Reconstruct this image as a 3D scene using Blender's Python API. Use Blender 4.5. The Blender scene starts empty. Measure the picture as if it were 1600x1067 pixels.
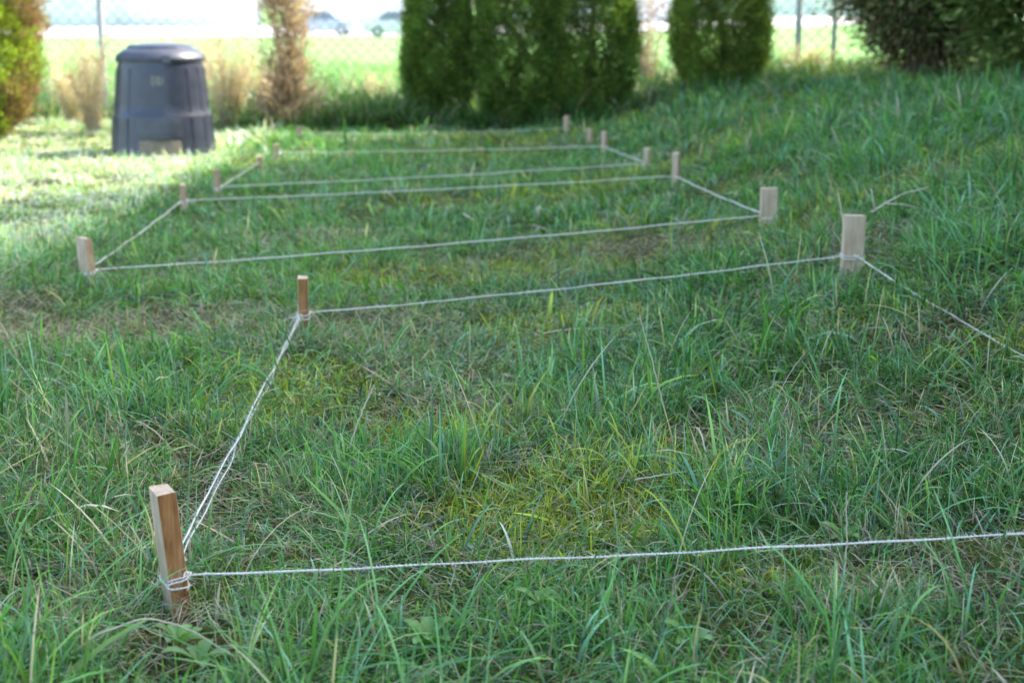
import bpy, math, random
import numpy as np
from mathutils import Vector, Matrix
random.seed(7); rng=np.random.default_rng(11)
scene=bpy.context.scene
COL=scene.collection

# ------------------------------------------------------------------ terrain
def sst(t):
    t=np.clip(t,0,1); return t*t*(3-2*t)
def terrain(x,y):
    x=np.asarray(x,float); y=np.asarray(y,float)
    m=0.55*sst(x/3.2)*(0.4+0.6*sst((y-3)/2.5))*(1-.2*sst((y-10)/4)*sst((x-1)/1.5))*(1-sst((y-17.5)/5))
    far=-0.7*sst((y-17)/60)
    dip=-.035*np.exp(-((x+1.75)/.6)**2-((y-5.75)/.35)**2)
    micro=(0.006*np.sin(x*5.1+1.3*np.sin(y*2.3))+0.005*np.sin(y*6.7+x*2.1)+0.004*np.sin(x*13+y*9))*(1-sst((y-20)/10))
    return m+far+micro+dip
def tz(x,y): return float(terrain(x,y))
def nz(x,y,f,seed=0):
    r=np.random.default_rng(seed); v=np.zeros_like(x)
    for i in range(7):
        a=r.uniform(0,6.283); k=f*r.uniform(.5,1.8); p=r.uniform(0,6.283)
        v+=np.sin(k*(x*math.cos(a)+y*math.sin(a))+p+1.2*np.sin(k*.6*(y*math.cos(a)-x*math.sin(a))+p*2))
    return np.clip(.5+v/7*1.1,0,1)

# ------------------------------------------------------------------ helpers
def link(o): COL.objects.link(o); return o
def mesh_obj(name,verts,faces,mats,parent=None,midx=None,smooth=False):
    me=bpy.data.meshes.new(name); me.from_pydata([tuple(map(float,v)) for v in verts],[],[tuple(int(i) for i in f) for f in faces])
    for m in mats: me.materials.append(m)
    if midx is not None: me.polygons.foreach_set("material_index",midx)
    if smooth: me.polygons.foreach_set("use_smooth",[True]*len(me.polygons))
    me.update(); o=bpy.data.objects.new(name,me); link(o)
    if parent: o.parent=parent
    return o
def fast_mesh(name,V,F_idx,starts,col,mat):
    me=bpy.data.meshes.new(name)
    me.vertices.add(len(V)); me.vertices.foreach_set("co",np.ascontiguousarray(V,dtype=np.float32).ravel())
    me.loops.add(len(F_idx)); me.loops.foreach_set("vertex_index",F_idx.astype(np.int32))
    me.polygons.add(len(starts)); me.polygons.foreach_set("loop_start",starts.astype(np.int32))
    me.update(calc_edges=True)
    ca=me.color_attributes.new(name="Col",type='FLOAT_COLOR',domain='POINT')
    c=np.ones((len(V),4),np.float32); c[:,:3]=col; ca.data.foreach_set("color",c.ravel())
    me.materials.append(mat); return me
def empty(name,loc):
    e=bpy.data.objects.new(name,None); e.empty_display_size=.2; e.location=loc; return link(e)
def top(o,label,cat,group=None):
    o["label"]=label; o["category"]=cat
    if group: o["group"]=group
    return o
def tube(pts,rad,sides=6,cap=True):
    pts=np.asarray(pts,float); n=len(pts); rad=np.broadcast_to(np.asarray(rad,float),(n,))
    T=np.gradient(pts,axis=0); T/=np.linalg.norm(T,axis=1)[:,None]+1e-12
    up=np.array([0,0,1.]) if abs(T[:,2]).mean()<.8 else np.array([1.,0,0])
    N=np.cross(T,up); N/=np.linalg.norm(N,axis=1)[:,None]+1e-9; B=np.cross(N,T)
    a=np.linspace(0,2*math.pi,sides,endpoint=False)
    V=(pts[:,None]+rad[:,None,None]*(np.cos(a)[None,:,None]*N[:,None]+np.sin(a)[None,:,None]*B[:,None])).reshape(-1,3)
    F=[]
    for i in range(n-1):
        for j in range(sides):
            k=(j+1)%sides; F.append((i*sides+j,i*sides+k,(i+1)*sides+k,(i+1)*sides+j))
    if cap: F.append(tuple(range(sides))[::-1]); F.append(tuple((n-1)*sides+j for j in range(sides)))
    return V,F
class MB:
    def __init__(s): s.v=[]; s.f=[]; s.m=[]
    def add(s,V,F,m=0):
        o=len(s.v); s.v.extend([tuple(v) for v in V]); s.f.extend([tuple(i+o for i in f) for f in F]); s.m.extend([m]*len(F))
    def box(s,x0,x1,y0,y1,z0,z1,m=0):
        V=[(x,y,z) for z in (z0,z1) for x,y in ((x0,y0),(x1,y0),(x1,y1),(x0,y1))]
        s.add(V,[(3,2,1,0),(4,5,6,7),(0,1,5,4),(1,2,6,5),(2,3,7,6),(3,0,4,7)],m)
    def obj(s,name,mats,parent=None,smooth=False): return mesh_obj(name,s.v,s.f,mats,parent,s.m,smooth)

# ------------------------------------------------------------------ materials
def mat(name):
    m=bpy.data.materials.new(name); m.use_nodes=True; nt=m.node_tree; return m,nt,nt.nodes["Principled BSDF"],nt.nodes["Material Output"]
def ramp(nt,fac,stops):
    r=nt.nodes.new("ShaderNodeValToRGB"); e=r.color_ramp.elements
    while len(e)<len(stops): e.new(.5)
    for el,(p,c) in zip(e,stops): el.position=p; el.color=(*c,1)
    nt.links.new(fac,r.inputs[0]); return r.outputs[0]
def noise(nt,scale,detail=4,vec=None,rough=.6):
    n=nt.nodes.new("ShaderNodeTexNoise"); n.inputs["Scale"].default_value=scale; n.inputs["Detail"].default_value=detail; n.inputs["Roughness"].default_value=rough
    if vec: nt.links.new(vec,n.inputs["Vector"])
    return n.outputs["Fac"]
def coords(nt,kind="Object",scale=(1,1,1)):
    t=nt.nodes.new("ShaderNodeTexCoord"); m=nt.nodes.new("ShaderNodeMapping"); m.inputs["Scale"].default_value=scale
    nt.links.new(t.outputs[kind],m.inputs["Vector"]); return m.outputs[0]
def bump(nt,fac,b,strength=.3,dist=.01):
    bn=nt.nodes.new("ShaderNodeBump"); bn.inputs["Strength"].default_value=strength; bn.inputs["Distance"].default_value=dist
    nt.links.new(fac,bn.inputs["Height"]); nt.links.new(bn.outputs[0],b.inputs["Normal"])
def foliage_mat(name,trans=.35,rough=.45,spec=.35,tcol=(1.3,1.35,.5)):
    m,nt,b,out=mat(name)
    a=nt.nodes.new("ShaderNodeAttribute"); a.attribute_name="Col"
    nt.links.new(a.outputs["Color"],b.inputs["Base Color"]); b.inputs["Roughness"].default_value=rough; b.inputs["Specular IOR Level"].default_value=spec
    tr=nt.nodes.new("ShaderNodeBsdfTranslucent"); mu=nt.nodes.new("ShaderNodeMix"); mu.data_type='RGBA'; mu.blend_type='MULTIPLY'; mu.inputs[0].default_value=1
    nt.links.new(a.outputs["Color"],mu.inputs[6]); mu.inputs[7].default_value=(*tcol,1); nt.links.new(mu.outputs[2],tr.inputs[0])
    mx=nt.nodes.new("ShaderNodeMixShader"); mx.inputs[0].default_value=trans
    nt.links.new(b.outputs[0],mx.inputs[1]); nt.links.new(tr.outputs[0],mx.inputs[2]); nt.links.new(mx.outputs[0],out.inputs[0]); return m
def simple(name,c1,c2,scale=8,rough=.6,spec=.5,metal=0,bmp=0,sc=(1,1,1)):
    m,nt,b,out=mat(name); v=coords(nt,"Object",sc); f=noise(nt,scale,5,v)
    nt.links.new(ramp(nt,f,[(.3,c1),(.7,c2)]),b.inputs["Base Color"])
    b.inputs["Roughness"].default_value=rough; b.inputs["Specular IOR Level"].default_value=spec; b.inputs["Metallic"].default_value=metal
    if bmp: bump(nt,f,b,bmp,.01)
    return m
M_grass=foliage_mat("grass_blades",.33,.34,.37,(1.27,1.42,.55))
M_leaf=foliage_mat("conifer_foliage",.25,.65,.12)
M_weed=foliage_mat("weed_leaves",.3,.4,.4)
def wood(name,a,b_,c,dk=(.70,.64,.58)):
    m,nt,b,out=mat(name); v=coords(nt,"Object",(60,60,3.5)); f=noise(nt,1.6,6,v,.65)
    v2=coords(nt,"Object",(9,9,4)); f2=noise(nt,2.5,3,v2)
    col=ramp(nt,f,[(.25,a),(.5,b_),(.78,c)])
    mx=nt.nodes.new("ShaderNodeMix"); mx.data_type='RGBA'; mx.blend_type='MULTIPLY'; mx.inputs[0].default_value=.7
    nt.links.new(col,mx.inputs[6]); nt.links.new(ramp(nt,f2,[(.3,dk),(.65,(1,1,1))]),mx.inputs[7])
    nt.links.new(mx.outputs[2],b.inputs["Base Color"]); b.inputs["Roughness"].default_value=.85; b.inputs["Specular IOR Level"].default_value=.12
    bump(nt,f,b,1.0,.004); return m
M_pale=wood("pale_sawn_wood",(.58,.43,.28),(.74,.58,.41),(.84,.69,.52))
M_red=wood("orange_brown_wood_edge",(.20,.08,.03),(.46,.22,.085),(.66,.39,.18),(.45,.35,.28))
M_edge=wood("tan_wood_edge",(.46,.28,.17),(.62,.42,.27),(.72,.54,.38))
M_string=simple("cotton_string",(.84,.79,.68),(.95,.92,.84),300,.85,.1,0,.3)
M_plastic=simple("black_plastic",(.033,.038,.058),(.054,.061,.088),12,.34,.75,0,.03)
M_plastic2=simple("dusty_black_plastic",(.055,.06,.080),(.09,.096,.12),9,.38,.7)
M_tan=simple("dry_compost",(.24,.20,.155),(.36,.30,.235),40,.9,.1,0,.5)
M_emblem=simple("pale_yellow_print",(.24,.24,.18),(.32,.31,.24),30,.6)
M_metal=simple("galvanized_steel",(.46,.49,.53),(.60,.63,.66),20,.5,.5,.3)
M_bark=simple("fibrous_bark",(.14,.085,.065),(.32,.21,.17),6,.9,.1,0,.8,(5,5,.6))
M_dry=simple("dry_stems",(.58,.49,.36),(.78,.69,.54),20,.85,.1)
M_white=simple("white_painted_wall",(.82,.82,.82),(.88,.88,.87),2,.7)
M_roof=simple("grey_roof",(.22,.22,.24),(.32,.32,.33),3,.8)
M_glass=simple("dark_window_glass",(.16,.18,.21),(.22,.24,.27),2,.08,.9)
M_blown=simple("blown_out_window",(.66,.69,.71),(.73,.75,.77),2,.3,.6)  # far windows and doors: blown-out glare painted in as pale grey
M_tyre=simple("tyre_rubber",(.06,.06,.06),(.1,.1,.1),10,.8,.2)
M_silver=simple("silver_car_paint",(.76,.78,.80),(.82,.83,.85),3,.3,.6,.0)
M_blue=simple("blue_car_paint",(.42,.49,.61),(.48,.54,.65),3,.3,.6,.0)
M_road=simple("pale_gravel_road",(.68,.66,.62),(.82,.80,.76),1.5,.9,.1)
M_leafdead=simple("dead_leaf",(.26,.11,.05),(.42,.2,.10),60,.7,.2)

# ground
mg,nt,b,out=mat("ground_soil_and_field")
geo=nt.nodes.new("ShaderNodeNewGeometry"); sep=nt.nodes.new("ShaderNodeSeparateXYZ"); nt.links.new(geo.outputs["Position"],sep.inputs[0])
f1=noise(nt,38,8,geo.outputs["Position"],.7); f2=noise(nt,1.7,4,geo.outputs["Position"])
thatch=ramp(nt,f1,[(.28,(.014,.019,.006)),(.48,(.052,.07,.021)),(.6,(.13,.13,.04)),(.75,(.29,.24,.13))])
moss=ramp(nt,f1,[(.3,(.035,.055,.009)),(.55,(.15,.20,.022)),(.75,(.31,.33,.055))])
mx=nt.nodes.new("ShaderNodeMix"); mx.data_type='RGBA'
nt.links.new(ramp(nt,f2,[(.46,(0,0,0)),(.60,(1,1,1))]),mx.inputs[0]); nt.links.new(thatch,mx.inputs[6]); nt.links.new(moss,mx.inputs[7])
f3=noise(nt,.35,9,geo.outputs["Position"],.8)
field=ramp(nt,f3,[(.3,(.13,.33,.07)),(.45,(.22,.45,.12)),(.58,(.34,.56,.20)),(.7,(.50,.64,.34))])
mr=nt.nodes.new("ShaderNodeMapRange"); mr.inputs[1].default_value=17.5; mr.inputs[2].default_value=22; nt.links.new(sep.outputs["Y"],mr.inputs[0])
mx2=nt.nodes.new("ShaderNodeMix"); mx2.data_type='RGBA'; nt.links.new(mr.outputs[0],mx2.inputs[0]); nt.links.new(mx.outputs[2],mx2.inputs[6]); nt.links.new(field,mx2.inputs[7])
nt.links.new(mx2.outputs[2],b.inputs["Base Color"]); b.inputs["Roughness"].default_value=.95; b.inputs["Specular IOR Level"].default_value=.1
bump(nt,f1,b,.9,.03)

def axis(fine0,fine1,step,outs_neg,outs_pos):
    return np.array(sorted(outs_neg)+list(np.arange(fine0,fine1+1e-6,step))+sorted(outs_pos))
xs=axis(-7,7,.1,[-900,-500,-250,-120,-60,-35,-22,-15,-11,-9,-8],[8,9,11,15,22,35,60,120,250,500,900])
ys=axis(0,21,.1,[-60,-30,-15,-8,-4,-2,-1],[22,23,25,28,32,37,43,50,58,66,72,78,90,120,200,400,700,1200])
X,Y=np.meshgrid(xs,ys); Z=terrain(X,Y); V=np.stack([X,Y,Z],-1).reshape(-1,3)
nx,ny=len(xs),len(ys); i,j=np.meshgrid(np.arange(nx-1),np.arange(ny-1)); a=(j*nx+i).ravel()
F=np.stack([a,a+1,a+1+nx,a+nx],1).ravel()
me=fast_mesh("ground",V,F,np.arange(len(a))*4,(.1,.1,.1),mg); me.polygons.foreach_set("use_smooth",[True]*len(me.polygons))
g=link(bpy.data.objects.new("ground",me)); g["kind"]="structure"
rv=[(-300,92,0),(-40,90,0),(0,98,0),(30,150,0),(60,205,0),(400,330,0),(400,420,0),(40,235,0),(0,150,0),(-40,128,0),(-300,130,0)]
r=mesh_obj("road",[(x,y,-.69) for x,y,_ in rv],[(0,1,9,10),(1,2,8,9),(2,3,7,8),(3,4,7),(4,5,6,7)],[M_road]); r["kind"]="structure"

# ------------------------------------------------------------------ stakes
stakes={ # x,y,height,width,thick,rotdeg,lean x per m, lean y per m, string height
 'a':(-.650,2.969,.245,.058,.038,-62,-.06,-.065,.066),
 'b':(-.751,5.715,.200,.070,.036,-82,-.02,.0,.062),
 'c':(1.235,5.81,.222,.076,.036,6,.01,-.03,.070),
 'd':(-1.79,6.75,.190,.070,.036,-42,-.16,.0,.045),
 'e':(1.157,7.24,.185,.074,.036,3,-.01,.02,.055),
 'f':(-1.864,9.12,.150,.070,.036,-80,.0,.0,.05),
 'g':(-1.78,9.73,.175,.070,.036,-78,-.05,.0,.06),
 'h':(.949,9.33,.190,.060,.036,68,-.03,.0,.05),
 'i':(.857,10.29,.15,.060,.034,75,.02,.0,.05),
 'j':(-1.776,12.19,.125,.070,.036,-75,.0,.0,.05),
 'k':(-1.81,11.6,.10,.070,.036,-80,.05,.0,.05),
 'l':(.684,12.01,.17,.060,.034,70,.0,.0,.055),
 'm':(.62,12.97,.12,.060,.034,75,.03,.0,.05),
 'n':(-1.83,13.95,.115,.070,.036,-70,.0,.0,.05),
 'o':(.473,14.1,.16,.060,.034,70,-.03,.0,.05),
 'p':(1.58,3.0,.22,.070,.036,10,.0,.0,.062)}
lab={'a':"weathered wooden stake with rough top, white string wrapped round it",
 'b':"narrow reddish wooden stake with string knotted near the grass",
 'c':"wide pale wooden stake at the corner of a string plot",
 'd':"wooden stake leaning outward in the grass with string at its foot",
 'e':"wide pale wooden stake holding two strings in the lawn"}
for k,(x,y,h,w,d,rot,lx,ly,sh) in stakes.items():
    zs=[-.12,-.05,0,h*.33,h*.66,h-.002,h]; rr=random.Random(ord(k))
    rings=[]; tilt=rr.uniform(-.07,.07)
    for q,z in enumerate(zs):
        s=.35 if q==0 else 1.0; c=.001 if q<6 else .0015
        jx,jy=rr.uniform(-.0007,.0007),rr.uniform(-.0007,.0007)
        a_,b_=w/2*s-(.001 if q==6 else 0),d/2*s-(.001 if q==6 else 0)
        ring=[]
        for sx,sy in ((-1,-1),(1,-1),(1,1),(-1,1)):
            ring+=[(sx*(a_-c),sy*b_),(sx*a_,sy*(b_-c))]
        rings.append([(px+jx+lx*z,py+jy+ly*z,z+(tilt*px+rr.uniform(-.002,.002) if q>=5 else 0)) for px,py in ring])
    vs=[];fs=[];ms=[]
    for rg in rings:
        cx=sum(p[0] for p in rg)/8; cy=sum(p[1] for p in rg)/8
        rg.sort(key=lambda p:math.atan2((p[1]-cy)/d,(p[0]-cx)/w)); vs+=rg
    for q in range(6):
        for s in range(8):
            t=(s+1)%8; A,B=vs[q*8+s],vs[q*8+t]
            fs.append((q*8+s,q*8+t,(q+1)*8+t,(q+1)*8+s))
            ms.append(1 if abs(B[1]-A[1])>abs(B[0]-A[0]) else 0)
    fs.append(tuple(range(48,56))); ms.append(0)
    o=mesh_obj("wooden_stake",vs,fs,[M_pale,M_red if k in 'ab' else (M_pale if k in 'cehilmop' else M_edge)],None,ms)
    o.location=(x,y,tz(x,y)); o.rotation_euler=(0,0,math.radians(rot))
    top(o,lab.get(k,"short sawn wooden stake in the lawn marking a plot"),"stake","wooden stakes marking garden plots")

def at(k,z):
    x,y,h,w,d,rot,lx,ly,sh=stakes[k]; r=math.radians(rot)
    ox,oy=lx*z,ly*z
    return np.array([x+ox*math.cos(r)-oy*math.sin(r), y+ox*math.sin(r)+oy*math.cos(r), tz(x,y)+z])
def wrap(k,z,toward,turns,off=.0030):
    x,y,h,w,d,rot,lx,ly,sh=stakes[k]; r=math.radians(rot)
    dx,dy=toward[0]-x,toward[1]-y; lxx=dx*math.cos(r)+dy*math.sin(r); lyy=-dx*math.sin(r)+dy*math.cos(r)
    a0=math.atan2(lyy/d,lxx/w); n=int(26*turns); P=[]
    for i in range(n+1):
        a=a0-2*math.pi*turns*(1-i/n); c,s=math.cos(a),math.sin(a)
        px=(w/2+off)*math.copysign(abs(c)**.28,c); py=(d/2+off)*math.copysign(abs(s)**.28,s)
        zz=z-.009*turns/2+.009*turns*i/n+.005*math.sin(a*1.3)
        C=at(k,zz); P.append(C+np.array([px*math.cos(r)-py*math.sin(r),px*math.sin(r)+py*math.cos(r),0]))
    return P
def resample(P,ds):
    P=np.array(P); d=np.r_[0,np.cumsum(np.linalg.norm(np.diff(P,axis=0),axis=1))]; n=max(8,int(d[-1]/ds)); t=np.linspace(0,d[-1],n)
    return np.stack([np.interp(t,d,P[:,i]) for i in range(3)],1)
segs=[]
def string(a,b,za=None,zb=None,sag=.01,label="white cotton string stretched between two wooden stakes",turnsb=.6,bow=0,turnsa=1.4,r=.0029,wob=.002,tails=2,messy=1,th=1):
    za=za or stakes[a][8]; zb=zb or stakes[b][8]
    pa,pb=at(a,za),at(b,zb)
    A=wrap(a,za,pb,turnsa); B=wrap(b,zb,pa,turnsb)[::-1]
    s,e=A[-1],B[0]; n=60; L=[]
    dr=(e-s)/np.linalg.norm(e-s); side=np.array([-dr[1],dr[0],0])
    ph=random.uniform(0,6)
    for i in range(1,n):
        t=i/n; L.append(s+(e-s)*t+np.array([0,0,-sag*4*t*(1-t)+.0012*math.sin(t*23+ph)+.0008*math.sin(t*61+ph)])+side*(bow*4*t*(1-t)+wob*math.sin(t*17+ph)*math.sin(math.pi*t)+wob*.5*math.sin(t*37+ph)))
    near=min(pa[1],pb[1])<6
    P=resample(A+L+B,.0045 if near else .03); mb=MB()
    if near:
        n=len(P); ds=.0045; T=np.gradient(P,axis=0); T/=np.linalg.norm(T,axis=1)[:,None]
        N=np.cross(T,[0,0,1]); N/=np.linalg.norm(N,axis=1)[:,None]+1e-9; Bn=np.cross(N,T); ang=np.arange(n)*ds/.018*2*math.pi
        thick=(.8+.8*nz(np.arange(n)*.03,np.zeros(n),3,5))*th
        for q in (0,math.pi):
            C=P+.0011*th*(np.cos(ang+q)[:,None]*N+np.sin(ang+q)[:,None]*Bn)
            V_,F_=tube(C,.00125*thick,5); mb.add(V_,F_)
        for i in range(int(n*2.2)):
            c=P[random.randrange(n)]; d1=np.array([random.gauss(0,1) for _ in range(3)]); d1/=np.linalg.norm(d1); l=random.uniform(.004,.013)*(2.6 if random.random()<.08 else 1)
            d2=np.array([random.gauss(0,1) for _ in range(3)])*.3
            p1=c+d1*l*.5; p2=p1+(d1+d2)*l*.5; w=np.array([.00028,0,.00028])
            mb.add([c-w,c+w,p1+w,p1-w,p2],[(0,1,2,3),(3,2,4)])
    else:
        V_,F_=tube(P,r,5); mb.add(V_,F_)
    c=A[-1]
    for q in range(2+2*(messy>1)):
        K=[c+np.array([.006*messy*math.cos(t+q),.005*math.sin(t*1.1+q),.005*messy*math.sin(t+q*2)]) for t in np.linspace(0,5.5,14)]
        V_,F_=tube(K,.0019,5); mb.add(V_,F_)
    for q in range(tails):
        ph2=ph+q*1.4; tl=[c+np.array([.018*t*math.cos(ph2)*messy,.018*t*math.sin(ph2)-.004*t,-.010*t*t+(.004+.01*q)*t]) for t in np.linspace(0,2,8)]
        V_,F_=tube(tl,.0013,5); mb.add(V_,F_)
    o=mb.obj("string",[M_string],None,True); top(o,label,"string","strings marking garden plots")
    segs.append((pa[:2],pb[:2]))
string('a','p',label="white twisted string stretched low over the grass from a stake",turnsb=2,sag=.006,tails=3)
string('b','a',zb=.105,sag=.016,label="white string running back from one stake to another",turnsb=.25,bow=-.006,wob=.003,th=.85)
string('b','a',za=.056,zb=.078,sag=.022,label="slack second strand of white string between two stakes",turnsb=.5,turnsa=.6,bow=-.012,wob=.006,messy=1.8,th=.7)
string('b','c',zb=.068,sag=.010,label="white string between a reddish stake and a pale stake",turnsb=1.4)
string('c','p',za=.075,zb=.075,sag=.028,turnsa=.6)
string('d','e',sag=.012); string('f','d',sag=.006); string('f','h',sag=.008); string('g','i',sag=.010)
string('e','h',sag=.006,turnsa=.6); string('j','l',sag=.008); string('n','o',sag=.02,r=.0020); string('g','k',sag=.004); string('i','l',sag=.004)

# ------------------------------------------------------------------ grass blades
def blades(x,y,L,w,az,phi0,bend,col,k,z0=None,rs=0):
    n=len(x); r=np.random.default_rng(rs); z=terrain(x,y) if z0 is None else z0
    ca,sa=np.cos(az),np.sin(az); tw=r.uniform(-.9,.9,n)
    P=np.stack([x,y,z-.004],1); Vs=np.zeros((n,2*k+1,3),np.float32); Cs=np.zeros((n,2*k+1,3),np.float32)
    for j in range(k+1):
        s=j/k; phi=phi0+bend*s
        if j>0:
            ph=phi0+bend*(j-.5)/k; P=P+np.stack([np.sin(ph)*ca,np.sin(ph)*sa,np.cos(ph)],1)*(L/k)[:,None]
            P[:,2]=np.maximum(P[:,2],z+.003+.004*s)
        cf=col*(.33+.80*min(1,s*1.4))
        if j<k:
            nv=np.stack([np.cos(phi)*ca,np.cos(phi)*sa,-np.sin(phi)],1); pv=np.stack([-sa,ca,np.zeros(n)],1)
            W=(pv*np.cos(tw)[:,None]+nv*np.sin(tw)[:,None])*(w*.5*(1-.75*s**1.7)*(.75+.25*min(1,s*4)))[:,None]
            Vs[:,2*j]=P-W; Vs[:,2*j+1]=P+W; Cs[:,2*j]=cf; Cs[:,2*j+1]=cf
        else: Vs[:,2*k]=P; Cs[:,2*k]=cf
    pat=[]; st=[]; c=0
    for j in range(k-1): pat+=[2*j,2*j+1,2*j+3,2*j+2]; st.append(c); c+=4
    pat+=[2*k-2,2*k-1,2*k]; st.append(c); c+=3
    base=(np.arange(n)*(2*k+1))[:,None]; F=(base+np.array(pat)[None]).ravel(); S=((np.arange(n)*c)[:,None]+np.array(st)[None]).ravel()
    return Vs.reshape(-1,3),F,S,Cs.reshape(-1,3)
def combine(parts):
    V=[];F=[];S=[];C=[];vo=0;lo=0
    for v,f,s,c in parts: V.append(v);F.append(f+vo);S.append(s+lo);C.append(c);vo+=len(v);lo+=len(f)
    return np.concatenate(V),np.concatenate(F),np.concatenate(S),np.concatenate(C)
def seg_dist(x,y):
    d=np.full(len(x),9.)
    for (ax,ay),(bx,by) in segs:
        ux,uy=bx-ax,by-ay; t=np.clip(((x-ax)*ux+(y-ay)*uy)/(ux*ux+uy*uy),0,1)
        d=np.minimum(d,np.hypot(x-ax-ux*t,y-ay-uy*t))
    return d
def blob(x,y,cx,cy,rx,ry): return np.exp(-((x-cx)/rx)**2-((y-cy)/ry)**2)
def mossf(x,y):
    w=.35*nz(x,y,9,33)
    return np.clip(np.clip((nz(x,y,2.4,9)-.60)*5,0,1)*sst((x+1.1)/.5)*.6+2.2*np.clip(blob(x,y,.12,3.52,.33,.22)+blob(x,y,-.22,4.35,.32,.30)+.8*blob(x,y,.55,3.05,.3,.11)+.6*blob(x,y,1.1,5.1,.4,.3)-.18-w,0,1),0,1)
def strawf(x,y):
    w=.5*nz(x,y,8,34)
    return np.clip(np.clip((nz(x,y,4.5,21)-.63)*4,0,1)*.45+2.2*np.clip(blob(x,y,-1.65,5.75,.9,.42)+blob(x,y,-2.3,6.0,.5,.5)+.85*blob(x,y,-.15,4.5,.45,.16)+.7*blob(x,y,-.75,2.75,.35,.25)+.6*blob(x,y,.2,3.75,.3,.1)-.2-w,0,1),0,1)
def palette(n,r,x,y):
    g1=np.array([.072,.210,.055]);g2=np.array([.145,.355,.078]);g3=np.array([.28,.475,.115]);gb=np.array([.16,.34,.20])
    p=nz(x,y,2.0,3)+r.normal(0,.28,n); p=np.clip(p,0,1)[:,None]
    c=g1*(1-p)+g2*p
    q=r.random(n); c[q<.27]=gb*r.uniform(.65,1.6,(np.sum(q<.27),1)); m=(q>.84); c[m]=g3*r.uniform(.8,1.15,(m.sum(),1))
    m=r.random(n)<.65*mossf(x,y); c[m]=np.array([.46,.52,.07])*r.uniform(.65,1.2,(m.sum(),1))
    m=r.random(n)<(.055+.45*strawf(x,y)); c[m]=np.array([.68,.58,.41])*r.uniform(.3,1.15,(m.sum(),1))
    sun_tint=sst((-x-1.95)/.4)*sst((y-6.5)/1.5)  # strip beside the bin: strong sunlight painted into the blade colours
    m=r.random(n)<.65*sun_tint; c[m]=np.array([.76,.80,.40])*r.uniform(.85,1.15,(m.sum(),1))
    c=c*(1+1.1*sun_tint)[:,None]
    return np.clip(c*r.uniform(.55,1.5,(n,1)),0,.92)
parts=[]
def zone(n,y0,y1,k,wmul,seed):
    r=np.random.default_rng(seed); y=y0+(y1-y0)*r.random(n*2); hw=.34*y+.9; x=r.uniform(-1,1,n*2)*hw
    tuft0=nz(x,y,9,4)
    keep=(r.random(n*2)<hw/(.34*y1+.9))&(r.random(n*2)<1-.6*np.clip((.47-tuft0)*6,0,1)-.35*mossf(x,y)-.35*strawf(x,y)); x=x[keep][:n];y=y[keep][:n]
    tuft=nz(x,y,9,4); n=len(x)
    long_=np.clip(sst((-x-.55)/.5)*sst((5.3-y)/1.0)+sst((x-1.25)/.8)*(1-.6*sst((y-10)/3))+ .5*sst((y-14.8)/1.0)*(x<1.5),0,1)
    tall=nz(x,y,1.9,14)
    L=(.033+.045*tuft+.055*long_+.05*np.clip(tall-.5,0,1)*2)*r.lognormal(0,.45,n)
    sp=r.random(n)<.025+.03*long_; L[sp]*=r.uniform(1.4,2.3,sp.sum()); L=np.minimum(L,.27)
    L*=1-.5*mossf(x,y)-.45*strawf(x,y)
    L*=1-.5*sst((-x-2.0)/.5)*sst((y-6.5)/2)
    d=seg_dist(x,y); near=(d<.35)&(r.random(n)>(.12 if y0<4 else .03)); L=np.where(near,np.minimum(L,.062+.02*r.random(n)+.45*np.maximum(0,d-.05)),L)
    w=wmul*r.uniform(.0016,.0046,n)*(.8+2.2*L)
    br=r.random(n)<.12; w[br]*=1.75; w=np.where(sp,w*1.3,w)
    flat=nz(x,y,5,41)
    az=np.where(r.random(n)<.2+.35*(flat>.6),6.2*nz(x,y,3.5,31)+r.normal(0,.7,n),r.uniform(0,6.283,n))
    phi=np.abs(r.normal(.45+.7*np.clip((flat-.48)*4,0,1),.65,n)); phi=np.where(sp,phi*.6,phi); bend=r.uniform(-.2,1.9,n)
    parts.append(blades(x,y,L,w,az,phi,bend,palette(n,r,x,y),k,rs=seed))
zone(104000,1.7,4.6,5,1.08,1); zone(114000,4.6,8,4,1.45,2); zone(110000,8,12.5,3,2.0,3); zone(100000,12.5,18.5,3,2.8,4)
def carpet(n,y0,y1,kind,seed):
    r=np.random.default_rng(seed); y=y0+(y1-y0)*r.random(n*4); x=r.uniform(-1,1,n*4)*(.34*y+.7)
    pr=(.25+.75*strawf(x,y)) if kind=='thatch' else mossf(x,y)*.95+.03
    keep=r.random(n*4)<pr; x=x[keep][:n]; y=y[keep][:n]; n=len(x)
    if kind=='thatch':
        c=np.array([.68,.58,.40])*r.uniform(.2,1.15,(n,1)); L=r.uniform(.03,.12,n); w=r.uniform(.0012,.0032,n); phi=r.uniform(1.0,1.5,n); bend=r.uniform(-.5,.4,n); z=terrain(x,y)+r.uniform(.002,.045,n)
        parts.append(blades(x,y,L,w,r.uniform(0,6.28,n),phi,bend,c,3,z,seed))
    else:
        c=np.array([.48,.53,.07])*r.uniform(.5,1.3,(n,1)); m=r.random(n)<.3; c[m]=np.array([.22,.38,.05])
        parts.append(blades(x,y,r.uniform(.012,.034,n),r.uniform(.003,.006,n),r.uniform(0,6.28,n),np.abs(r.normal(0,.5,n)),r.uniform(0,1,n),c,2,rs=seed))
carpet(38000,1.8,8,'thatch',61); carpet(50000,1.8,7,'moss',62)
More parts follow.
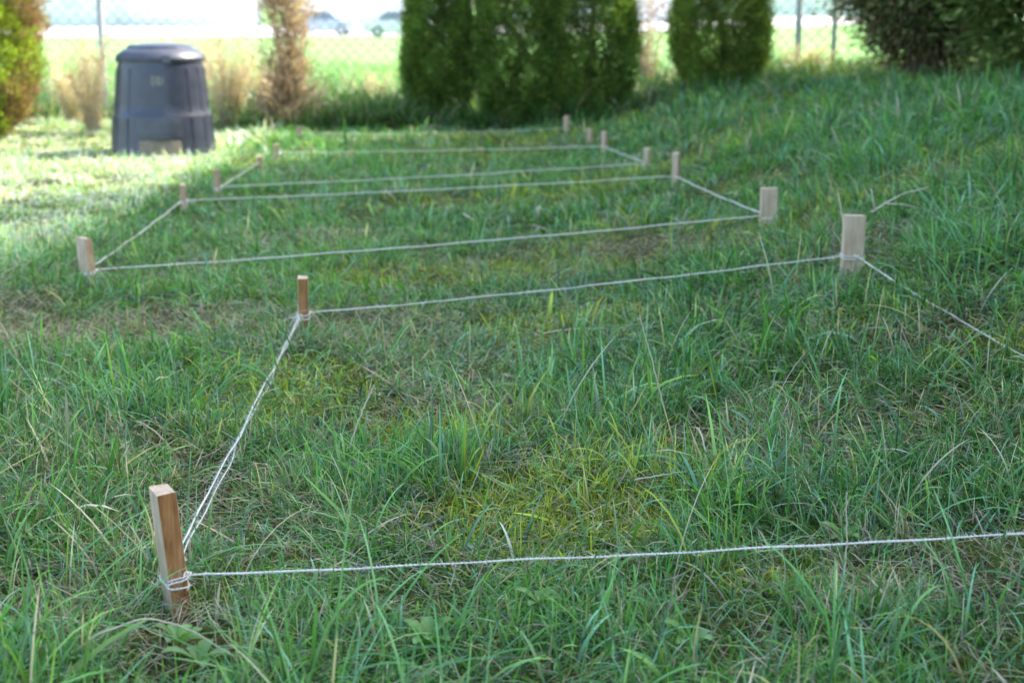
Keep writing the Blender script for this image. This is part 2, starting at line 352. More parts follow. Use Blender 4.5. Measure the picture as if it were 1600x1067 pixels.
def tussocks(pts,seed):
    r=np.random.default_rng(seed); X_=[];Y_=[];L_=[];C_=[];A_=[]
    for (cx,cy,n,l,rad) in pts:
        x=cx+r.normal(0,rad,n); y=cy+r.normal(0,rad,n); X_.append(x);Y_.append(y);L_.append(l*r.uniform(.45,1.2,n)); A_.append(np.arctan2(y-cy,x-cx)+r.normal(0,.8,n))
        c=np.array([.13,.31,.10])*r.uniform(.5,1.7,(n,1)); C_.append(c)
    x=np.concatenate(X_);y=np.concatenate(Y_);L=np.concatenate(L_);n=len(x)
    parts.append(blades(x,y,L,r.uniform(.0032,.0074,n),np.concatenate(A_),np.abs(r.normal(.35,.5,n)),r.uniform(.4,2.0,n),np.concatenate(C_),8,rs=seed))
tp=[(-.35,2.55,30,.34,.04),(-.30,2.75,24,.30,.05),(-.75,2.45,18,.22,.05),(.1,2.5,14,.26,.05),(.55,2.6,18,.28,.04),(.85,2.75,20,.32,.04),(-1.1,3.6,30,.26,.08),(-1.3,4.2,34,.28,.1),(-.95,4.6,26,.24,.08),
 (-.7,4.9,24,.22,.07),(-.5,5.2,26,.2,.08),(-1.05,3.1,24,.26,.06),(.45,4.3,10,.34,.03),(1.0,4.6,24,.22,.07),(1.3,4.0,24,.24,.08),(1.45,5.3,26,.24,.08),(.3,5.0,16,.2,.06),(.95,3.5,18,.24,.06),(1.38,4.95,18,.24,.05),(1.42,4.5,16,.24,.05),(-.1,2.35,16,.26,.05),(1.0,2.5,16,.28,.05)]
rr=np.random.default_rng(5)
for _ in range(190):
    y=rr.uniform(2.1,14.5) if rr.random()<.6 else rr.uniform(2.1,5.2); x=rr.uniform(-1,1)*(.34*y+.4)
    inside=((-1.8<x<1.1) and y>5.5) or (abs(x)<.6 and 3.2<y<4.8)
    if inside and rr.random()<.7: continue
    if (x<-1.9 and y>7) or (abs(x+.65)<.12 and 2.4<y<2.95): continue
    tp.append((x,y,int(rr.uniform(5,18)),rr.uniform(.12,.25)*(1.2 if x>1.3 else 1),rr.uniform(.03,.09)))
tussocks(tp,77)
n=420; r=np.random.default_rng(91); y=2.15+3.6*r.random(n)**1.2; x=r.uniform(-1,1,n)*(.33*y+.2); c=np.array([.17,.38,.15])*r.uniform(.6,1.6,(n,1)); m=r.random(n)<.28; c[m]=np.array([.72,.63,.46])
parts.append(blades(x,y,r.uniform(.14,.36,n),r.uniform(.0022,.0060,n),r.uniform(0,6.28,n),np.abs(r.normal(.45,.38,n)),r.uniform(.2,1.5,n),c,8,rs=92))
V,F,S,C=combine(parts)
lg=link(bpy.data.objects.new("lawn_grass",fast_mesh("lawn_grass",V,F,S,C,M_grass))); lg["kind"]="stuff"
parts=[]; n=70000; r=np.random.default_rng(8); y=16.4+18*r.random(n)**1.7; x=r.uniform(-1,1,n)*(.36*y+1)
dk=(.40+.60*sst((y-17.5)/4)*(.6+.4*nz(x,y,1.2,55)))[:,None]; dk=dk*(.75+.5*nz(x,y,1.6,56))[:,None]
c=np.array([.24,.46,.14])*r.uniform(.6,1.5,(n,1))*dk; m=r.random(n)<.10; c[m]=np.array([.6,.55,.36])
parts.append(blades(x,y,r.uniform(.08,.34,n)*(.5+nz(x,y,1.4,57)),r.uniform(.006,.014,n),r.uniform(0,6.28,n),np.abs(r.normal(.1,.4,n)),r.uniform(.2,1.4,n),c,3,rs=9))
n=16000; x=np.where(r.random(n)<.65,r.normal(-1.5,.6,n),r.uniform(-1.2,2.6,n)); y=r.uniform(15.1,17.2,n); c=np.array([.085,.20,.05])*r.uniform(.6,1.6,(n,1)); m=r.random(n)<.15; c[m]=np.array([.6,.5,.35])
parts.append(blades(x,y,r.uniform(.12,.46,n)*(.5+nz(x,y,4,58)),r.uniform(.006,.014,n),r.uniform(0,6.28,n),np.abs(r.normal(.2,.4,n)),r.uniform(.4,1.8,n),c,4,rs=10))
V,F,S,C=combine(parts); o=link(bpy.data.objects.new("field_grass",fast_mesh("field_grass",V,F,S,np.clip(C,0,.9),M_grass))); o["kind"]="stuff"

# ------------------------------------------------------------------ conifers
def leaves(name,P,D,L,w,col,mt,rs=1):
    n=len(P); r=np.random.default_rng(rs); D=D/np.linalg.norm(D,axis=1)[:,None]; R=r.normal(size=(n,3)); W=np.cross(D,R); W/=np.linalg.norm(W,axis=1)[:,None]
    Vs=np.zeros((n,4,3)); Vs[:,0]=P; Vs[:,1]=P+D*(L*.5)[:,None]+W*(w*.5)[:,None]; Vs[:,2]=P+D*L[:,None]; Vs[:,3]=P+D*(L*.5)[:,None]-W*(w*.5)[:,None]
    F=np.arange(n*4); return fast_mesh(name,Vs.reshape(-1,3),F,np.arange(n)*4,np.repeat(col,4,0),mt)
def crown(name,prof,z0,z1,nc,per,L,w,cols,seed,spread=.06,upb=1.2,lump=.14,shell=.55,brown=0):
    r=np.random.default_rng(seed); z=z0+(z1-z0)*r.random(nc*4); R=prof(z); keep=r.random(nc*4)<R/prof(np.linspace(z0,z1,50)).max(); z=z[keep][:nc]; n=len(z)
    th=r.uniform(0,6.283,n); ph=r.uniform(0,6.283,4)
    lm=np.sin(3*th+5*z+ph[0])*.4+np.sin(5*th-9*z+ph[1])*.6+.7*np.sin(9*th+22*z+ph[2])
    R=prof(z)*(1+lump*lm+r.normal(0,.04,n))
    rad=R*np.sqrt(shell**2+(1-shell**2)*r.random(n)); C=np.stack([rad*np.cos(th),rad*np.sin(th),z],1)
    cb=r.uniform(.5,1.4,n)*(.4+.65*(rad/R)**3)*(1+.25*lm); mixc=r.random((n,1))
    bm=(np.cos(th-.15)+.2*np.sin(7*z+2*th)+r.normal(0,.12,n)>.86) if brown else np.zeros(n,bool)
    C=np.repeat(C,per,0); th2=np.repeat(th,per); N=n*per
    P=C+r.normal(0,spread,(N,3)); D=np.stack([np.cos(th2),np.sin(th2),np.full(N,upb)],1)+r.normal(0,.45,(N,3))
    c0,c1,c2=[np.array(c) for c in cols]; m=np.repeat(mixc,per,0); col=(c0*(1-m)+c1*m); q=r.random(N)<.15; col[q]=c2
    b2=np.repeat(bm,per)&(r.random(N)<.85); col[b2]=np.array([.42,.27,.18])
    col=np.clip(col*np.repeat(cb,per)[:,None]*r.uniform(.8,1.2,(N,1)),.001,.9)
    return leaves(name,P,D,L*r.uniform(.6,1.3,N),w*r.uniform(.6,1.3,N),col,M_leaf,seed)
def trunk_mesh(h,r0,seed,limbs=8,limb_l=.4):
    rd=random.Random(seed); mb=MB(); pts=[(rd.gauss(0,.012)*i,rd.gauss(0,.012)*i,-.1+(h+.1)*i/9) for i in range(10)]
    rad=[r0*(1.35 if i==0 else 1)*(1-.85*i/9) for i in range(10)]; V_,F_=tube(pts,rad,10); mb.add(V_,F_)
    for q in range(limbs):
        z=h*(.12+.8*q/limbs); a=rd.uniform(0,6.28); l=limb_l*(1-.6*z/h)
        P=[(l*t*math.cos(a),l*t*math.sin(a),z+l*(.9*t*t+.2*t)) for t in np.linspace(0,1,5)]
        V_,F_=tube(P,[r0*.3*(1-.8*t) for t in np.linspace(0,1,5)],6); mb.add(V_,F_)
    return mb.obj("trunk",[M_bark],None,True)
def arb_prof(h,R,zm=.68,b0=.30):
    return lambda z: R*np.where(z<zm,b0+(1-b0)*np.clip(1-((zm-z)/zm)**2,0,1)**.65,np.sqrt(np.clip(1-(np.clip(z-zm,0,9)/(h-zm+.01))**2,.002,1)))
G=((.11,.22,.05),(.20,.32,.065),(.38,.44,.10))
def conifer(name,x,y,h,R,seed,cols=G,label="",cat="tree",nc=7000,per=11,L=.034,w=.012,group=None,z0=.02,tr=.05,prof=None,spread=.028,lump=.07,shell=.78,upb=.9,zm=.68,brown=0):
    e=empty(name,(x,y,tz(x,y))); top(e,label,cat,group)
    cm=crown("crown",prof or arb_prof(h,R,zm),z0,h,nc,per,L,w,cols,seed,spread=spread,lump=lump,shell=shell,upb=upb,brown=brown)
    c=link(bpy.data.objects.new("crown",cm)); c.parent=e
    t=trunk_mesh(h*.85,tr,seed,8,R*.6); t.parent=e; return e,c,t
gp="arborvitae planted along the fence"
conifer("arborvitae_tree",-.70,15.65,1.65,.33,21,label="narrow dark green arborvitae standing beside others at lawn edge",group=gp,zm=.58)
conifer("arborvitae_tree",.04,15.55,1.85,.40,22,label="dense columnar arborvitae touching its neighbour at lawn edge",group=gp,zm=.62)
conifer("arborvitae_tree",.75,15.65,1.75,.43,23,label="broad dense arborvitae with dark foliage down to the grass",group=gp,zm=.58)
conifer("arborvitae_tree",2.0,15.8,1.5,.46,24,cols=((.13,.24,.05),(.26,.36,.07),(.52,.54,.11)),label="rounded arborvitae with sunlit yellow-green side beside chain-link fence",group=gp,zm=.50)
conifer("arborvitae_tree",-4.75,14.2,2.9,.62,25,cols=((.24,.34,.05),(.38,.49,.08),(.52,.56,.13)),label="yellow-green conifer with reddish-brown foliage on one side",group=gp,nc=9000,brown=1,lump=.1,L=.045,w=.015)
pr=lambda z:.14+.05*np.sin(z*6)+.03*np.sin(z*13)+.16*np.clip(.5-z,0,1)
conifer("dead_conifer",-2.12,15.4,2.2,.17,31,cols=((.60,.42,.33),(.70,.53,.44),(.78,.64,.55)),label="dead brown columnar conifer with dry foliage by the fence",nc=640,per=11,L=.11,w=.012,prof=pr,tr=.025,lump=.5,shell=.1,spread=.07)
def bigprof(h,R): return lambda z: R*np.clip(.55+z/h*1.4,0,1)*np.clip((h-z)/(h*.35),.04,1)**.7
DG=((.065,.10,.038),(.105,.16,.052),(.17,.22,.07))
DL=((.18,.27,.08),(.29,.40,.11),(.46,.52,.18))
gp2="large evergreens lining the garden"
conifer("evergreen_tree",3.88,15.4,5.0,.95,41,cols=((.19,.20,.09),(.28,.31,.11),(.48,.31,.21)),label="tall dark evergreen with brownish foliage drooping almost to the grass",nc=10500,per=10,L=.085,w=.020,z0=.22,tr=.19,prof=lambda z: .95*np.clip(.36+(z-.22)/1.2,0,1)*np.clip((5.0-z)/2.2,.04,1)**.7,spread=.09,group=gp2,lump=.24,shell=.4,upb=-.6)
conifer("evergreen_tree",4.85,14.5,5.8,1.1,44,cols=DL,label="tall olive-green evergreen with foliage down to the grassy mound",nc=9500,per=9,L=.10,w=.026,z0=.05,tr=.2,prof=lambda z: 1.1*np.clip(.5+(z-.2)/1.6,0,1)*np.clip((5.8-z)/2.2,.04,1)**.7,spread=.08,group=gp2,lump=.22,shell=.55,upb=-.2)
e1,c1,t1=conifer("evergreen_tree",5.9,12.9,8.0,1.3,42,cols=DG,label="tall dark evergreen with foliage down to the grassy mound",nc=8000,per=8,L=.16,w=.05,z0=.10,tr=.2,prof=bigprof(8.0,1.3),spread=.1,group=gp2,lump=.14,shell=.55,upb=1.2)
e1.scale=(1.05,1.05,1.07)
cs=bpy.data.objects.new("crown",crown("crown",bigprof(8.2,1.3),.3,8.2,3000,8,.15,.05,DG,43,spread=.12,lump=.2,shell=.4))
for i,(x,y,s) in enumerate([(6.3,16.2,.86),(6.2,14.5,.98),(6.1,11.2,1.07),(6.1,9.5,1.06),(6.2,7.8,1.08),(6.2,6.1,1.06),(6.3,4.4,1.06),(6.3,2.5,1.06),(6.3,.6,1.06)]):
    ee=e1.copy(); link(ee); ee.location=(x,y,tz(x,y)); ee.rotation_euler=(0,0,i*1.9+.6); ee.scale=(s,s,s)
    for ch in ((cs if i>=4 else c1),t1): q=ch.copy(); link(q); q.parent=ee
bpy.data.objects.remove(cs)

def dry_shrub(x,y,h,R,n,seed,label,cols=((.66,.55,.42),(.78,.68,.54))):
    r=np.random.default_rng(seed); e=empty("dry_shrub",(x,y,tz(x,y))); top(e,label,"shrub","dry shrubs along the fence")
    mb=MB(); rd=random.Random(seed); LP=[];LD=[]
    for q in range(n):
        a=rd.uniform(0,6.28); l=h*rd.uniform(.5,1); s=R*rd.uniform(.2,1); b0=rd.uniform(0,.05)
        P=[(b0*math.cos(a)+s*t**1.4*math.cos(a)+rd.gauss(0,.006),b0*math.sin(a)+s*t**1.4*math.sin(a)+rd.gauss(0,.006),-.03+l*t) for t in np.linspace(0,1,6)]
        V_,F_=tube(P,[.006*(1-.8*t) for t in np.linspace(0,1,6)],4); mb.add(V_,F_)
        for _ in range(40):
            t=rd.uniform(.1,1); i=min(4,int(t*5)); LP.append([P[i][k]+(P[i+1][k]-P[i][k])*(t*5-i) for k in range(3)]); LD.append([rd.gauss(0,1)+math.cos(a)*.4,rd.gauss(0,1)+math.sin(a)*.4,rd.gauss(.5,.7)])
    mb.obj("stem",[M_dry],e); LP=np.array(LP);N=len(LP); m=r.random((N,1)); col=np.array(cols[0])*(1-m)+np.array(cols[1])*m
    f=link(bpy.data.objects.new("foliage",leaves("foliage",LP,np.array(LD),r.uniform(.03,.09,N),r.uniform(.006,.018,N),col,M_leaf,seed))); f.parent=e
dry_shrub(-3.82,14.8,.98,.22,44,51,"dry tan shrub with thin brittle stems behind the compost bin")
dry_shrub(-2.72,15.6,.95,.34,76,52,"bleached dry shrub beside dead conifer at the fence")
dry_shrub(-2.35,16.1,.7,.36,54,53,"low brown dead brush at the fence foot")
dry_shrub(-3.15,16.0,.95,.36,60,55,"pale dry brush against chain-link fence")
dry_shrub(-4.3,16.0,.8,.38,54,58,"pale dry brush against chain-link fence")
dry_shrub(-2.1,15.5,1.4,.26,50,56,"dead brown stems around the dead conifer",((.55,.38,.30),(.68,.5,.4)))
dry_shrub(-1.5,16.3,.55,.36,34,59,"low brown dead brush at the fence foot")
dry_shrub(3.0,17.0,.35,.4,24,54,"brown weeds at the foot of a fence post")
dry_shrub(1.38,16.8,1.7,.36,26,57,"thin reddish bare shrub behind the fence line",((.36,.22,.17),(.46,.30,.24)))

# ------------------------------------------------------------------ fence
fy=17.6; fx0,fx1=-9.,9.; fh=1.6; e=empty("chain_link_fence",(0,fy,0)); top(e,"galvanized chain-link fence between garden and open field","fence")
def fz(x): return tz(x,fy)
mb=MB(); step=.13
for s in (1,-1):
    x=fx0-fh
    while x<fx1+fh:
        a=(x,fz(x)+.05); b_=(x+fh,fz(x)+.05+fh)
        w=.0042
        xa,xb=(a[0],b_[0]) if s>0 else (b_[0],a[0])
        V_=[(xa-w*1.4,s*.003,a[1]),(xa+w*1.4,s*.003,a[1]),(xa,s*.003+.003,a[1]),(xb-w*1.4,s*.003,b_[1]),(xb+w*1.4,s*.003,b_[1]),(xb,s*.003+.003,b_[1])]
        mb.add(V_,[(0,1,4,3),(1,2,5,4),(2,0,3,5)])
        x+=step
mb.obj("wire_mesh",[M_metal],e)
xsf=np.linspace(fx0,fx1,19); V_,F_=tube([(x,0.03,fz(x)+fh+.06) for x in xsf],.021,8); mbr=MB(); mbr.add(V_,F_); mbr.obj("rail",[M_metal],e,True)
pm=None
for x in (-7.6,-4.42,-.75,3.08,6.0,8.8):
    if pm is None:
        mbp=MB(); V_,F_=tube([(0,0,-.1),(0,0,.6),(0,0,1.2),(0,0,1.72)],.038,12); mbp.add(V_,F_); V_,F_=tube([(0,0,1.72),(0,0,1.75),(0,0,1.78)],[.045,.045,.015],12); mbp.add(V_,F_)
        pm=mbp.obj("post",[M_metal],e,True); o=pm
    else: o=pm.copy(); link(o); o.parent=e
    o.location=(x,.07,fz(x))
mbq=MB(); V_,F_=tube([(3.47,.1,fz(3.47)-.1),(3.47,.09,fz(3.47)+1.7)],.03,10); mbq.add(V_,F_); mbq.obj("brace_post",[M_metal],e,True)

# ------------------------------------------------------------------ compost bin
def lathe(prof,segs=64,close=True):
    V=[];F=[]
    for r_,z in prof:
        for s in range(segs):
            a=2*math.pi*s/segs; V.append((r_*math.cos(a),r_*math.sin(a),z))
    n=len(prof)
    for i in range(n-1):
        for s in range(segs): t=(s+1)%segs; F.append((i*segs+s,i*segs+t,(i+1)*segs+t,(i+1)*segs+s))
    if close: F.append(tuple((n-1)*segs+s for s in range(segs)))
    return V,F
bx,by=-2.76,12.85; bin_=empty("compost_bin",(bx,by,tz(bx,by))); top(bin_,"black plastic cone-shaped compost bin standing on sunlit lawn","compost bin")
bin_.rotation_euler=(0,0,math.radians(8))
def sharp(o,deg=28):
    o.data.polygons.foreach_set("use_smooth",[True]*len(o.data.polygons)); o.data.set_sharp_from_angle(angle=math.radians(deg)); return o
def bev(o,w=.006):
    m=o.modifiers.new("b",'BEVEL'); m.width=w; m.segments=2; m.limit_method='ANGLE'; return o
prof=[(.412,-.03),(.414,.01),(.408,.035),(.400,.10),(.391,.20),(.382,.30),(.379,.318),(.373,.328),(.365,.40),(.356,.50),(.347,.59),(.336,.67),(.329,.71),(.326,.735)]
mb=MB(); V_,F_=lathe(prof,64,True); mb.add(V_,F_)
for q in range(18):
    a=2*math.pi*(q+.5)/18
    if math.cos(a+math.pi/2)>.86: continue
    for (r0,z0_,r1,z1_) in ((.401,.04,.382,.298),(.367,.345,.335,.67)):
        w=.010; ca,sa=math.cos(a),math.sin(a)
        V_=[]
        for (rq,zq) in ((r0,z0_),(r1,z1_)):
            for d_,o_ in ((-w,-.004),(-w*.6,.008),(w*.6,.008),(w,-.004)): V_.append(((rq+o_)*ca-d_*sa,(rq+o_)*sa+d_*ca,zq))
        mb.add(V_,[(0,1,5,4),(1,2,6,5),(2,3,7,6),(4,5,6,7),(3,2,1,0)])
sharp(mb.obj("body",[M_plastic],bin_,False))
mb=MB(); V_,F_=lathe([(.322,.722),(.340,.728),(.342,.750),(.334,.768),(.318,.788),(.295,.806),(.27,.819),(.255,.826),(.25,.842),(.22,.853),(.1,.864),(.02,.866)],64,True); mb.add(V_,F_)
for a in (0,math.pi/2,math.pi,math.pi*1.5):
    c_,s_=math.cos(a+.2),math.sin(a+.2); V_=[]
    for z_,rr_ in ((.72,.335),(.775,.323)):
        for d_,q in ((-.03,0),(.03,0),(.03,.024),(-.03,.024)): V_.append(((rr_+q-.01)*c_-d_*s_,(rr_+q-.01)*s_+d_*c_,z_))
    mb.add(V_,[(3,2,1,0),(4,5,6,7),(0,1,5,4),(1,2,6,5),(2,3,7,6),(3,0,4,7)])
lid=sharp(mb.obj("lid",[M_plastic2],bin_))
def curved(a0,a1,z0_,z1_,rf,th,n=10):
    V_=[];F_=[]
    for i in range(n+1):
        a=a0+(a1-a0)*i/n
        for z_ in (z0_,z1_):
            for t_ in (0,th): rr_=rf(z_)+t_; V_.append((rr_*math.cos(a),rr_*math.sin(a),z_))
    for i in range(n):
        b0=i*4;b1=b0+4; F_+= [(b0+1,b1+1,b1+3,b0+3),(b0,b0+2,b1+2,b1),(b0+2,b0+3,b1+3,b1+2),(b0,b1,b1+1,b0+1)]
    F_+=[(0,1,3,2),(n*4,n*4+2,n*4+3,n*4+1)]; return V_,F_
fr=-math.pi/2
mb=MB(); mb.add(*curved(fr-.45,fr+.45,.15,.30,lambda z:.410-.09*z,.010)); mb.add(*curved(fr-.36,fr+.36,.18,.275,lambda z:.420-.09*z,.006)); door=bev(mb.obj("door",[M_plastic2],bin_),.003)
mb=MB(); mb.add(*curved(fr-.1,fr+.16,.135,.155,lambda z:.400,.03,6)); mb.obj("handle",[M_plastic],door)
mb=MB(); mb.add(*curved(fr-.40,fr+.40,.03,.13,lambda z:.409-.09*z,.010)); mb.obj("opening",[M_tan],bin_)
mb=MB()
for q,(a,z,w_,h__) in enumerate([(-.135,.55,.022,.075),(-.085,.545,.018,.085),(-.04,.56,.02,.05),(.01,.545,.03,.08),(.07,.55,.018,.07),(.115,.56,.014,.05)]):
    mb.add(*curved(fr+a-w_/2*1.2,fr+a+w_/2*1.2,z,z+h__,lambda z:.3555-.117*(z-.50),.003,2))
mb.obj("emblem",[M_emblem],bin_)

# ------------------------------------------------------------------ cars and buildings
def wheel(x,y,r_=.31):
    mb=MB(); n=20
    for (rad,w0,w1,m) in ((r_,-.1,.1,0),(r_*.6,-.108,.108,1)):
        V_=[(rad*math.cos(2*math.pi*i/n),w,rad*math.sin(2*math.pi*i/n)) for w in (w0,w1) for i in range(n)]
        mb.add(V_,[(i,(i+1)%n,n+(i+1)%n,n+i) for i in range(n)]+[tuple(range(n))[::-1],tuple(range(n,2*n))],m)
    o=mb.obj("wheel",[M_tyre,M_metal]); o.location=(x,y,r_); return o
def car(x,y,rot,paint,label):
    e=empty("parked_car",(x,y,-.685)); e.rotation_euler=(0,0,rot); top(e,label,"car","cars parked beyond the field")
    S=[(-2.15,.35,.62,.72),(-2.1,.25,.80,.80),(-1.5,.2,.92,.85),(-.5,.2,.96,.86),(.8,.2,.94,.86),(1.5,.2,.88,.85),(2.0,.25,.74,.80),(2.15,.35,.58,.70)]
    mb=MB(); V_=[]
    for X_,a,b_,w in S: V_+=[(X_,-w*.93,a),(X_,-w,(a+b_)/2),(X_,-w*.9,b_),(X_,w*.9,b_),(X_,w,(a+b_)/2),(X_,w*.93,a)]
    F_=[(i*6+j,(i+1)*6+j,(i+1)*6+(j+1)%6,i*6+(j+1)%6) for i in range(7) for j in range(6)]+[(0,1,2,3,4,5),tuple(42+j for j in range(6))[::-1]]
    mb.add(V_,F_)
    R=[(-1.35,.93,.78),(-.85,1.40,.62),(.35,1.42,.62),(1.15,.93,.76)]
    V_=[]
    for X_,z,w in R: V_+=[(X_,-w,z),(X_,w,z)]
    V_+=[(-.85,-.78,.93),(-.85,.78,.93),(.35,-.78,.93),(.35,.78,.93)]
    mb.add(V_,[(2,4,5,3)]); b=bev(mb.obj("body",[paint],e,True),.03)
    mw=MB(); mw.add(V_,[(0,2,3,1),(4,6,7,5),(0,8,2),(2,8,10,4),(4,10,6),(1,3,9),(3,5,11,9),(5,7,11)]); mw.obj("window",[M_glass],e)
    for X_ in (-1.3,1.3):
        for Y_ in (-.78,.78): w=wheel(X_,Y_); w.parent=e
car(-6.3,93,.05,M_silver,"silver hatchback parked beyond the grass field")
car(-11.4,99,-.1,M_blue,"pale blue car parked beyond the grass field")
def house(x,y,w,d,h,rh,label,nwin,roofm=M_roof,rot=0):
    e=empty("white_building",(x,y,-.7)); e.rotation_euler=(0,0,rot); top(e,label,"building")
    mb=MB(); mb.box(-w/2,w/2,-d/2,d/2,-.3,h); mb.add([(-w/2,-d/2,h),(-w/2,d/2,h),(-w/2,0,h+rh*.97),(w/2,-d/2,h),(w/2,d/2,h),(w/2,0,h+rh*.97)],[(0,2,1),(3,4,5)]); mb.obj("wall",[M_white],e)
    mb=MB(); o_=.5
    for s in (-1,1):
        V_=[(-w/2-o_,s*(d/2+o_),h-rh*o_/(d/2)),(w/2+o_,s*(d/2+o_),h-rh*o_/(d/2)),(w/2+o_,0,h+rh),(-w/2-o_,0,h+rh)]
        V_+=[(a,b,c+.15) for a,b,c in V_]; mb.add(V_,[(0,1,2,3),(4,5,6,7),(0,1,5,4),(1,2,6,5),(3,0,4,7)])
    mb.obj("roof",[roofm],e)
    for i in range(nwin):
        mb=MB(); cx=-w/2+w*(i+.5)/nwin
        if i==nwin//2:
            mb.box(cx-.6,cx+.6,-d/2-.06,-d/2-.01,0.0,2.1); mb.obj("door",[M_blown],e)
        else:
            mb.box(cx-.7,cx+.7,-d/2-.05,-d/2-.01,1.5,2.5); mb.obj("window",[M_blown],e)
house(-34,140,24,10,3.2,2.6,"long low white building with grey roof behind the road",6)
house(-12,146,14,9,3.0,2.4,"white house with gabled grey roof across the road",4)
house(9,170,18,10,3.2,2.6,"white single-storey house with grey roof past the field",5)
house(46,262,46,14,4,3,"long white shed beyond the far field edge",7)

# ------------------------------------------------------------------ small debris
def stalk(pts,r0,label,name="dry_grass_stalk",m=M_dry,branches=()):
    pts=np.array(pts,float); t=np.linspace(0,1,len(pts)); tt=np.linspace(0,1,24)
    P=np.stack([np.interp(tt,t,pts[:,i]) for i in range(3)],1)
    K=np.ones(3)/3
    for i in range(3): P[:,i]=np.convolve(np.pad(P[:,i],1,mode='edge'),K,'valid')
    P+=np.random.default_rng(len(label)).normal(0,.0008,P.shape)
    mb=MB(); V_,F_=tube(P,np.linspace(r0,r0*.4,24),5); mb.add(V_,F_)
    for (i,d) in branches:
        B=[P[i]+np.array(d)*s for s in (0,.5,1)]; B[1][2]+=.006; V_,F_=tube(B,[r0*.7,r0*.55,r0*.3],5); mb.add(V_,F_)
    o=mb.obj(name,[m],None,True); top(o,label,"stalk" if "stalk" in name else "twig"); return o
stalk([(-.79,2.62,.03),(-.72,2.62,.085),(-.63,2.62,.12),(-.56,2.62,.10),(-.47,2.62,.04)],.0026,"bent pale dry stalk arching over grass before a stake")
stalk([(.637,2.95,.02),(.64,2.94,.14),(.632,2.93,.25)],.0022,"thin upright dry stalk rising above the string")
stalk([(.52,2.95,.03),(.525,2.94,.09),(.515,2.94,.13)],.002,"short upright dry stalk beside the string")
stalk([(1.44,6.45,.33),(1.50,6.45,.37),(1.58,6.46,.41),(1.68,6.48,.43)],.0055,"dry forked twig lying on the grassy mound","twig",M_dry,[(7,(.15,.0,-.02)),(2,(-.02,.0,.09))])
stalk([(-.42,4.0,.03),(-.38,4.0,.14),(-.35,4.02,.20)],.0025,"pale bent dry stalk standing in long grass")
stalk([(.28,3.6,.07),(.40,3.62,.085),(.52,3.6,.10)],.002,"pale dry stalk lying across the grass")
stalk([(.10,5.35,.06),(.20,5.36,.075),(.34,5.34,.08)],.003,"pale dry stalk lying across the short grass")
stalk([(.42,4.25,.05),(.38,4.25,.20),(.34,4.25,.34)],.0022,"tall pale grass stem standing in the near plot")
rd=random.Random(3)
for (x,y) in [(.40,3.95),(.38,6.3),(1.3,7.4)]:
    n=6; V_=[];a=rd.uniform(0,6)
    for i in range(n+1):
        t=i/n; w=.011*math.sin(math.pi*min(1,t*.95+.04))
        V_+=[(-.022+.044*t,-w,.004*math.sin(t*5)+.005),(-.022+.044*t,0,.004*math.sin(t*5)),(-.022+.044*t,w,.004*math.sin(t*5)+.006)]
    F_=[(i*3+j,(i+1)*3+j,(i+1)*3+j+1,i*3+j+1) for i in range(n) for j in range(2)]
    o=mesh_obj("fallen_leaf",V_,F_,[M_leafdead]); o.location=(x,y,tz(x,y)+.045); o.rotation_euler=(rd.uniform(-.5,.5),rd.uniform(-.5,.5),a); top(o,"small curled reddish-brown fallen leaf on the grass","leaf","fallen leaves on the lawn")
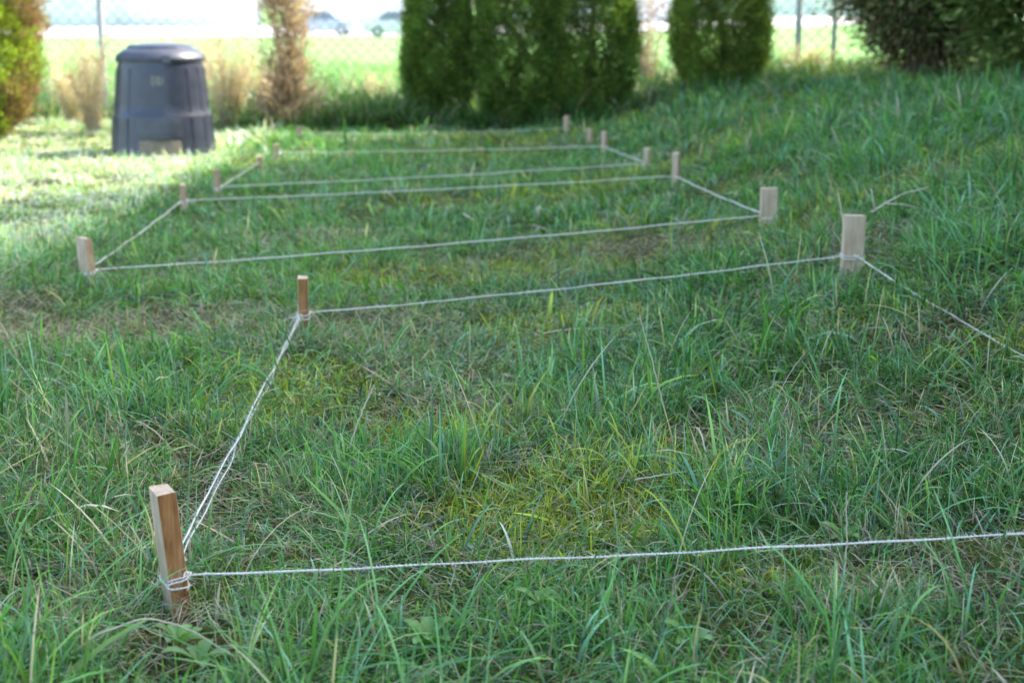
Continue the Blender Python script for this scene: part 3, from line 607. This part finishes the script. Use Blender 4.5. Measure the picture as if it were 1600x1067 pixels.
def weed(seed):
    r=random.Random(seed); V_=[];F_=[];C_=[]
    for q in range(r.randint(4,7)):
        a=q*2.4+r.uniform(-.3,.3); L=r.uniform(.03,.055); lift=r.uniform(.4,1.2); n=9; o=len(V_)
        sh=r.uniform(.8,1.2)
        for i in range(n+1):
            t=i/n; w=.009*math.sin(math.pi*t**1.2)**.8*(1+.1*((i%2)*2-1)*(t<.8))+.001; x=L*t*math.cos(lift*.6); z=L*(lift*t-.55*lift*t*t)+.005
            for s in (-1,0,1): V_.append((x*math.cos(a)-s*w*math.sin(a),x*math.sin(a)+s*w*math.cos(a),z+(abs(s)*w*.35))); C_.append([c*sh for c in (.13,.31,.06)] if s else [.2*sh,.38*sh,.11*sh])
        F_+=[(o+i*3+j,o+(i+1)*3+j,o+(i+1)*3+j+1,o+i*3+j+1) for i in range(n) for j in range(2)]
    return fast_mesh("weed",np.array(V_),np.array(F_).ravel(),np.arange(len(F_))*4,np.array(C_),M_weed)
wm=[weed(s) for s in range(4)]
for i,(x,y) in enumerate([(-.60,2.74),(-.55,2.66),(-1.02,3.28),(.22,3.1),(-.15,2.75),(.7,3.25),(-.6,3.7),(-.45,5.9),(1.0,2.9),(.05,2.9),(.32,2.7),(-.9,2.75),(.5,3.5)]):
    o=link(bpy.data.objects.new("dandelion_plant",wm[i%4])); s=rd.uniform(.8,1.3)*(1.3 if i<2 else 1); o.location=(x,y,tz(x,y)+.018); o.scale=(s,s,s*1.3); o.rotation_euler=(0,0,rd.uniform(0,6)); top(o,"low leafy dandelion rosette growing among the grass","plant","broadleaf weeds in the lawn")

# ------------------------------------------------------------------ light, world, camera
el,az=math.radians(43),math.radians(24)
S=Vector((math.cos(el)*math.cos(az),math.cos(el)*math.sin(az),math.sin(el)))
sl=bpy.data.lights.new("sun",'SUN'); sl.energy=9; sl.angle=math.radians(.53); sl.color=(1,.95,.86)
so=link(bpy.data.objects.new("sun",sl)); so.rotation_euler=S.to_track_quat('Z','Y').to_euler(); so.location=S*30
w=bpy.data.worlds.new("World"); scene.world=w; w.use_nodes=True; nt=w.node_tree
sk=nt.nodes.new("ShaderNodeTexSky"); sk.sky_type='NISHITA'; sk.sun_disc=False; sk.sun_elevation=el; sk.sun_rotation=math.pi/2-az; sk.air_density=1.0; sk.dust_density=3.0
bg=nt.nodes["Background"]; bg.inputs[1].default_value=.61; nt.links.new(sk.outputs[0],bg.inputs[0])
cam=bpy.data.cameras.new("camera"); cam.sensor_width=22.2; cam.lens=35; cam.clip_start=.05; cam.clip_end=3000
cam.dof.use_dof=True; cam.dof.focus_distance=3.7; cam.dof.aperture_fstop=2.2; cam.dof.aperture_blades=6
co=link(bpy.data.objects.new("camera",cam)); co.location=(0,0,1.15); co.rotation_euler=(math.radians(90-11.8),0,0)
scene.camera=co
scene.view_settings.view_transform='Standard'; scene.view_settings.look='None'; scene.view_settings.exposure=0
